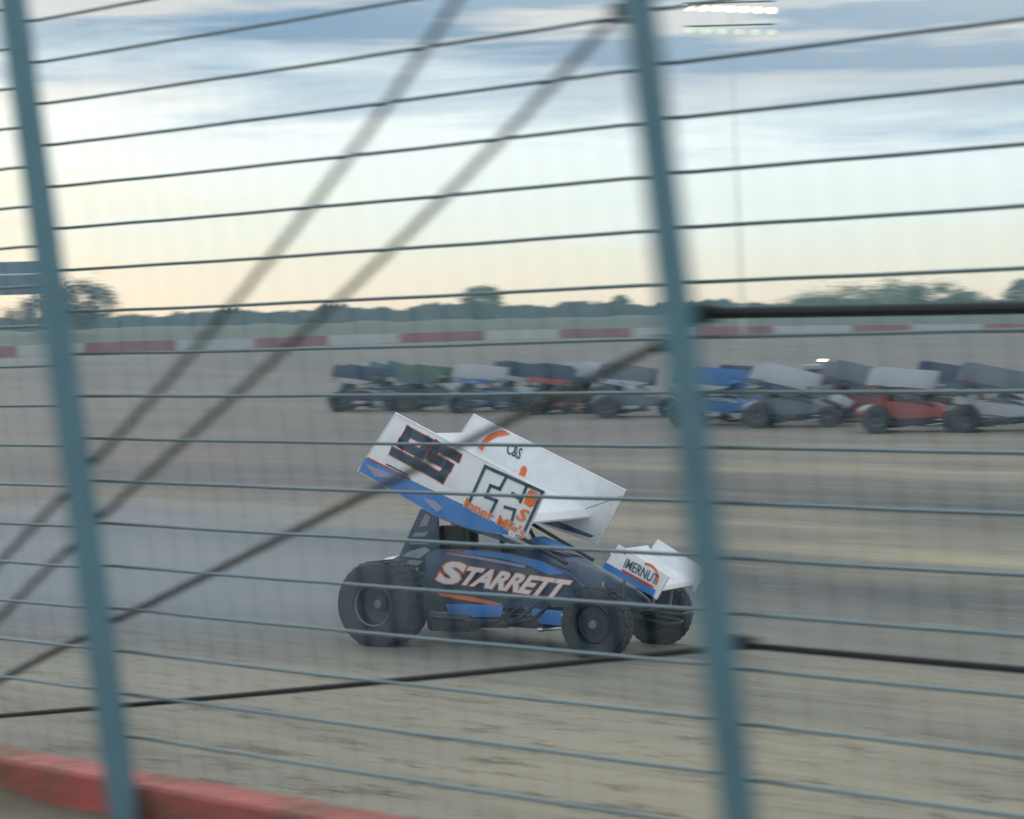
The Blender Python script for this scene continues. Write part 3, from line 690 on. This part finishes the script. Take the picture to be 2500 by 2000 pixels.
# ------------------------------------------------------------------ other sprint cars in the infield
SKIP = ("lettering", "number", "sponsor_panel", "emblem", "graphic", "inner_stripe")
def copy_tree(o, parent, swap):
    c = o.copy(); COL.objects.link(c)
    if parent: c.parent = parent
    if c.type == 'MESH':
        for i, sl_ in enumerate(o.material_slots):
            nm = swap.get(sl_.material.name)
            if nm: c.material_slots[i].link = 'OBJECT'; c.material_slots[i].material = nm
    for ch in o.children:
        if not ch.name.split('.')[0] in SKIP: copy_tree(ch, c, swap)
    return c
def paint(nm, col): return mat(nm, col, .4, var=.1, dirt=.25)
PAL = dict(w=paint("car_white", (.42, .45, .50)), lb=paint("car_light_blue", (.03, .16, .40)), db=paint("car_dark_blue", (.012, .045, .10)), rd=paint("car_red", (.34, .06, .06)), bk=paint("car_black", (.014, .017, .02)), gn=paint("car_green", (.06, .12, .10)), gy=paint("car_grey", (.12, .16, .20)), mr=paint("car_maroon", (.20, .03, .05)), tl=paint("car_teal", (.03, .12, .16)))
others = [  # px, py bottom, heading, wing, body, board stripe, trim, label
    (900, 1001, -14, 'db', 'db', 'w', 'rd', "dark blue sprint car last in the infield queue, farthest from the pipe post"),
    (1062, 1002, -10, 'gn', 'bk', 'tl', 'gn', "sprint car with a dull green wing in the infield queue"),
    (1195, 1004, -12, 'w', 'db', 'lb', 'w', "white winged sprint car with dark blue body straight above the racing car's wing"),
    (1385, 1008, -14, 'db', 'bk', 'rd', 'rd', "dark sprint car with red wing edge under the steep brace cable"),
    (1560, 1016, -10, 'gy', 'gy', 'w', 'lb', "grey sprint car half hidden by the thick pipe post"),
    (1765, 1036, -10, 'lb', 'lb', 'w', 'w', "bright blue sprint car beside the thick pipe post"),
    (1945, 1040, -14, 'w', 'gy', 'db', 'gy', "white sprint car with grey body in front of the pickup truck"),
    (2235, 1052, -16, 'w', 'rd', 'bk', 'rd', "red bodied sprint car under a plain white wing"),
    (985, 992, -18, 'tl', 'db', 'w', 'gn', "teal winged sprint car between the dark blue one and the green one"),
    (1290, 996, -8, 'db', 'tl', 'w', 'w', "teal bodied sprint car with dark wing under the black brace cable's upper end"),
    (1470, 1003, -14, 'w', 'gy', 'lb', 'rd', "pale winged sprint car just short of the thick pipe post"),
    (1855, 1024, -6, 'db', 'gy', 'w', 'lb', "dark winged sprint car tucked between the bright blue car and the white one"),
    (2115, 1028, -20, 'gy', 'mr', 'db', 'rd', "maroon bodied sprint car behind the tail of the red one"),
    (2345, 1034, -8, 'db', 'bk', 'tl', 'w', "black sprint car ahead of the red one's nose"),
    (2455, 1050, -12, 'gy', 'w', 'db', 'mr', "white sprint car with maroon nose trim at the end of the queue"),
]
for px, py, hd, wg, bd, st, tr, lab in others:
    P = on_ground(px, py, .02)
    swap = {M['white'].name: PAL[wg], M['navy'].name: PAL[bd], M['blue'].name: PAL[st], M['orange'].name: PAL[tr], M['red'].name: PAL[tr], M['lilac'].name: PAL[tr]}
    c = copy_tree(car, None, swap)
    wa = radians(random.uniform(-19, -9)); pv_ = Vector((-.25, 0, 1.45)); dzw = -.05
    for ch in c.children:
        if ch.name.split('.')[0] in ('wing_foil', 'side_board'):
            ch.matrix_basis = Matrix.Translation(pv_ + Vector((0, 0, dzw))) @ Matrix.Rotation(wa, 4, 'Y') @ Matrix.Translation(-pv_)
    c.matrix_world = Matrix.Translation((P.x, P.y, gz(P.x, P.y))) @ Matrix.Rotation(radians(hd + random.uniform(-14, 10)), 4, 'Z')
    tag(c, lab, "race car", "winged sprint cars")

# ------------------------------------------------------------------ pickup truck with a light bar
def make_truck():
    r = empty("pickup_truck")
    body = paint("truck_grey_paint", (.20, .235, .25)); glass = mat("dark_window_glass", (.02, .03, .04), .08, var=.05); chrome = M['silver']
    mb = MB(); mb.prism(on_side([(-2.7, .55), (-2.72, 1.05), (-.75, 1.10), (-.70, 1.12), (1.0, 1.12), (2.35, 1.02), (2.55, .92), (2.58, .55), (2.10, .50), (2.0, .80), (1.55, .92), (1.15, .80), (1.05, .45), (-1.15, .45), (-1.3, .80), (-1.7, .92), (-2.1, .80), (-2.2, .52)], -.95), (0, 1.9, 0)); mb.build("body", body, r, bevel=.04)
    mb = MB(); mb.loft([[Vector((x0, -y, 1.11)), Vector((x0, y, 1.11)), Vector((x1, y, 1.11)), Vector((x1, -y, 1.11))] if z == 0 else [Vector((x0 + .28, -y + .12, 1.82)), Vector((x0 + .28, y - .12, 1.82)), Vector((x1 - .75, y - .12, 1.82)), Vector((x1 - .75, -y + .12, 1.82))] for z, x0, x1, y in ((0, -.95, 1.15, .90), (1, -.95, 1.15, .90))]); mb.build("cab", body, r, bevel=.05)
    for sg in (-1, 1):
        mb = MB(); mb.prism([(-.60, sg * .885, 1.18), (-.48, sg * .815, 1.70), (.30, sg * .815, 1.70), (.82, sg * .885, 1.18)], (0, sg * .02, 0)); mb.build("window", glass, r)
    mb = MB(); mb.prism([(.48, -.72, 1.76), (1.06, -.80, 1.18), (1.06, .80, 1.18), (.48, .72, 1.76)], (.03, 0, .02)); mb.build("windscreen", glass, r)
    for x in (-1.70, 1.58):
        for sg in (-1, 1):
            mb = MB(); mb.lathe(tyre_profile(.40, .26, .22, [-.3, .3]), (x, sg * .84, .40), (0, 1, 0), 32, closed=True); wv = mb.build("wheel", M['rub'], r)
            mb = MB(); mb.lathe([(.22, .10), (.20, .06), (.05, .08), (0, .09)], (x, sg * .84, .40), (0, sg, 0), 24); mb.build("rim", chrome, wv)
    mb = MB(); mb.box((.02, 0, 1.90), (.22, 1.2, .05)); lb = mb.build("light_bar", M['frame'], r, bevel=.01)
    for y in (-.45, -.15, .15, .45):
        mb = MB(); mb.box((.02, y, 1.955), (.2, .26, .07)); mb.build("lamp", LAMPW, lb, bevel=.01)
    for sg in (-1, 1):
        mb = MB(); mb.box((2.57, sg * .72, .86), (.06, .34, .16)); mb.build("headlight", chrome, r, bevel=.01)
    mb = MB(); mb.box((2.64, 0, .58), (.14, 1.86, .2)); mb.build("bumper", chrome, r, bevel=.02)
    return r
LAMPW = mat("lit_amber_lamp", (1.0, .93, .72), .4, var=.02, emit=2.6)
tr = make_truck(); P = on_ground(2010, 1020, .02)
tr.matrix_world = Matrix.Translation((P.x, P.y, gz(P.x, P.y))) @ Matrix.Rotation(radians(-10), 4, 'Z')
tag(tr, "grey pickup truck with a lit roof light bar among the waiting cars", "truck")

# ------------------------------------------------------------------ trees beyond the far wall
LEAF = mat("summer_foliage", (.050, .125, .034), .8, var=.5, scale=.35)
LEAFD = mat("dark_foliage", (.022, .034, .024), .8, var=.5, scale=.35)
BARK = mat("tree_bark", (.07, .055, .045), .9, var=.3)
def tree(px, base_y, top_y, half_w_px, D, label, leaf=LEAF, seed=0):
    rnd = random.Random(seed)
    b = at_depth(px, base_y, D); top = at_depth(px, top_y, D); H_ = top.z - b.z; R_ = half_w_px / FPX * D
    r = empty("tree", b)
    mb = MB(); mb.tube([(0, 0, -.8), (.05, 0, H_ * .25), (-.08, .05, H_ * .55), (.05, 0, H_ * .85)], [H_ * .03, H_ * .024, H_ * .016, H_ * .006], 8)
    tips = []
    for k in range(7):
        a = rnd.uniform(0, 6.28); z0 = H_ * rnd.uniform(.25, .6); e = Vector((cos(a) * R_ * .7, sin(a) * R_ * .7, z0 + H_ * rnd.uniform(.1, .28)))
        mb.tube([(0, 0, z0), e * .5 + Vector((0, 0, z0 * .5)), e], [H_ * .012, H_ * .008, H_ * .003], 6); tips.append(e)
    mb.build("trunk", BARK, r, sharp=60)
    mb = MB(); vs = []; fs = []
    nc = 64
    for k in range(nc):
        a = rnd.uniform(0, 6.28); zz = rnd.uniform(-1, 1); q = sqrt(max(0, 1 - zz * zz)) * rnd.uniform(.45, 1.05)
        c = Vector((cos(a) * q * R_, sin(a) * q * R_, H_ * .60 + zz * H_ * .37)); cr_ = rnd.uniform(.18, .32) * max(R_, H_ * .3)
        for j in range(46):
            v = Vector((rnd.gauss(0, .5), rnd.gauss(0, .5), rnd.gauss(0, .42))) * cr_; p = c + v
            s_ = rnd.uniform(.12, .26) * (H_ / 9); n1 = Vector((rnd.uniform(-1, 1), rnd.uniform(-1, 1), rnd.uniform(-.3, 1))).normalized(); t1 = n1.orthogonal().normalized() * s_; t2 = n1.cross(t1)
            i0 = len(vs); vs += [p - t1 - t2 * .6, p + t1 - t2, p + t1 * .8 + t2, p - t1 + t2 * .7]; fs.append((i0, i0 + 1, i0 + 2, i0 + 3))
    mb.add(vs, fs); mb.build("crown", leaf, r, sharp=0, recalc=False)
    tag(r, label, "tree", "trees beyond the far wall"); return r
tl = [
    (195, 815, 690, 95, 300, "dark spreading tree just right of the smaller pipe post", LEAFD),
    (1180, 800, 700, 52, 330, "lone rounded tree standing in the middle of the horizon", LEAF),
    (1515, 795, 722, 28, 340, "small tree next to the thick pipe post on the horizon", LEAF),
    (90, 815, 735, 70, 305, "low bushy tree below the blue scoreboard", LEAFD),
    (1985, 785, 722, 90, 330, "low leafy tree at the near end of the green clump", LEAF),
    (2085, 785, 704, 95, 330, "broad leafy tree in the green clump, second from its near end", LEAF),
    (2190, 785, 698, 95, 335, "broad leafy tree in the middle of the green clump", LEAF),
    (2290, 785, 696, 92, 330, "tallest leafy tree of the green clump", LEAF),
    (2365, 785, 714, 55, 330, "narrow tree closing the green clump beside a gap of sky", LEAF),
    (2500, 785, 684, 42, 330, "tree cut off by the edge of the view past the gap of sky", LEAF),
]
for i, (a, b, c, d_, e, lab, lf) in enumerate(tl): tree(a, b, c, d_, e, lab, lf, 30 + i)
# far wood: one mass
mb = MB(); vs = []; fs = []; rnd = random.Random(5)
def topline(px): return 786 - 30 * max(0, min(1, (px - 150) / 900)) - 8 * max(0, min(1, (px - 1100) / 1000)) if px < 1800 else 748 - 6 * (px - 1800) / 700
for i in range(9000):
    px = rnd.uniform(-600, 3100); D = rnd.uniform(380, 430)
    yt = topline(px) + 5 * sin(px * .021) + 3 * sin(px * .053); yb = 835 - .02 * px
    t = rnd.random() ** .8; p = at_depth(px, yb + (yt - yb) * t + rnd.uniform(-3, 6), D)
    s_ = rnd.uniform(.7, 1.5); n1 = Vector((rnd.uniform(-.8, .8), -1, rnd.uniform(-.2, .9))).normalized(); t1 = n1.orthogonal().normalized() * s_; t2 = n1.cross(t1)
    i0 = len(vs); vs += [p - t1 - t2 * .6, p + t1 - t2, p + t1 * .8 + t2, p - t1 + t2 * .7]; fs.append((i0, i0 + 1, i0 + 2, i0 + 3))
mb.add(vs, fs); tag(mb.build("treeline", mat("far_wood_foliage", (.022, .040, .036), .9, var=.35, scale=.05), sharp=0, recalc=False), "low far wood along the horizon", "treeline", kind='stuff')

# ------------------------------------------------------------------ scoreboard at the far left
b = at_depth(20, 840, 230); t_ = at_depth(20, 640, 230); H_ = t_.z - b.z
sb = empty("scoreboard", b); tag(sb, "blue grey trackside scoreboard on two legs behind the smaller pipe post", "scoreboard")
mb = MB(); mb.box((0, 0, H_ - 1.85), (9.5, .8, 3.7)); bd_ = mb.build("board", mat("scoreboard_blue", (.075, .125, .20), .5, var=.1, scale=1), sb, bevel=.05)
mb = MB(); mb.box((0, -.41, H_ - 1.42), (9.4, .04, .16)); mb.build("white_stripe", M['lwhite'], bd_)
for x in (-3.2, 3.2):
    mb = MB(); mb.tube([(x, 0, -1), (x, 0, H_ - 3.7)], .18, 10); mb.build("leg", M['steel'], sb)

# ------------------------------------------------------------------ floodlight mast
D_ = 150; b = at_depth(1815, 800, D_); c = at_depth(1782, 40, D_)
fm = empty("floodlight_mast", b); tag(fm, "tall floodlight mast with two rows of lit lamps rising beyond the track", "floodlight")
v = c - b
mb = MB(); mb.tube([(0, 0, -1), (v.x * .5, v.y * .5, v.z * .5), (v.x, v.y, v.z + 1.0)], [.075, .06, .04], 12); mb.build("pole", mat("pale_mast_steel", (.62, .64, .64), .6, metal=.0), fm)
HOT = mat("lit_floodlamp", (1.0, .98, .70), .3, var=.01, emit=1.5); WARM = mat("dim_floodlamp", (.80, .95, .70), .3, var=.01, emit=.55)
mb = MB()
for dz_ in (.72, -.95): mb.tube([(v.x - 3.3, v.y, v.z + dz_ + .3), (v.x + 3.3, v.y, v.z + dz_ + .3)], .07, 8)
mb.build("crossbar", M['steel'], fm)
for row, (dz_, mt, n_) in enumerate(((.72, HOT, 7), (-.95, WARM, 6))):
    for k in range(n_):
        x = v.x - 3.0 + 6.0 * k / (n_ - 1); cc = Vector((x, v.y - .25, v.z + dz_ - .06 * k)); dr = Vector((-.1, -1, -.55)).normalized()
        mb = MB(); mb.lathe([(.30, .18), (.26, -.05), (.14, -.28), (0, -.32)], cc, dr, 16); hd_ = mb.build("lamp_housing", M['steel'], fm)
        mb = MB(); mb.lathe([(.285, .14), (.15, .17), (0, .18)], cc, dr, 16); mb.build("lamp_glass", mt, hd_)

# ------------------------------------------------------------------ dust hanging behind the racing car
db_ = MB(); c_ = CARO - h0 * 4.2 + GN * .45; nl, nm_ = 14, 24
rings = []
for i in range(1, nl):
    a = pi * i / nl; rr_ = sin(a)
    rings.append([c_ + h0 * (-cos(a) * 5.2) + l0 * (rr_ * 2.3 * cos(2 * pi * j / nm_)) + GN * (rr_ * .85 * sin(2 * pi * j / nm_)) for j in range(nm_)])
db_.loft(rings)
do_ = db_.build("dust", [], None, sharp=0)
dm = bpy.data.materials.new("hanging_track_dust"); dm.use_nodes = True; dt = dm.node_tree; dt.nodes.clear()
dv = dt.nodes.new('ShaderNodeVolumePrincipled'); dq = dt.nodes.new('ShaderNodeOutputMaterial'); dt.links.new(dv.outputs[0], dq.inputs[1])
dv.inputs['Color'].default_value = (.60, .76, .90, 1); dv.inputs['Density'].default_value = .10
do_.data.materials.append(dm); tag(do_, kind='stuff')

# ------------------------------------------------------------------ haze
hz = MB(); hz.box((0, 205, 14.0), (620, 530, 32.0))
ho = hz.build("haze", [], None, sharp=0)
hm = bpy.data.materials.new("dusty_evening_haze"); hm.use_nodes = True; ht = hm.node_tree; ht.nodes.clear()
pv = ht.nodes.new('ShaderNodeVolumePrincipled'); oo = ht.nodes.new('ShaderNodeOutputMaterial'); ht.links.new(pv.outputs[0], oo.inputs[1])
pv.inputs['Color'].default_value = (.52, .80, .92, 1); pv.inputs['Density'].default_value = .0009; pv.inputs['Anisotropy'].default_value = .2
ho.data.materials.append(hm); tag(ho, kind='stuff')
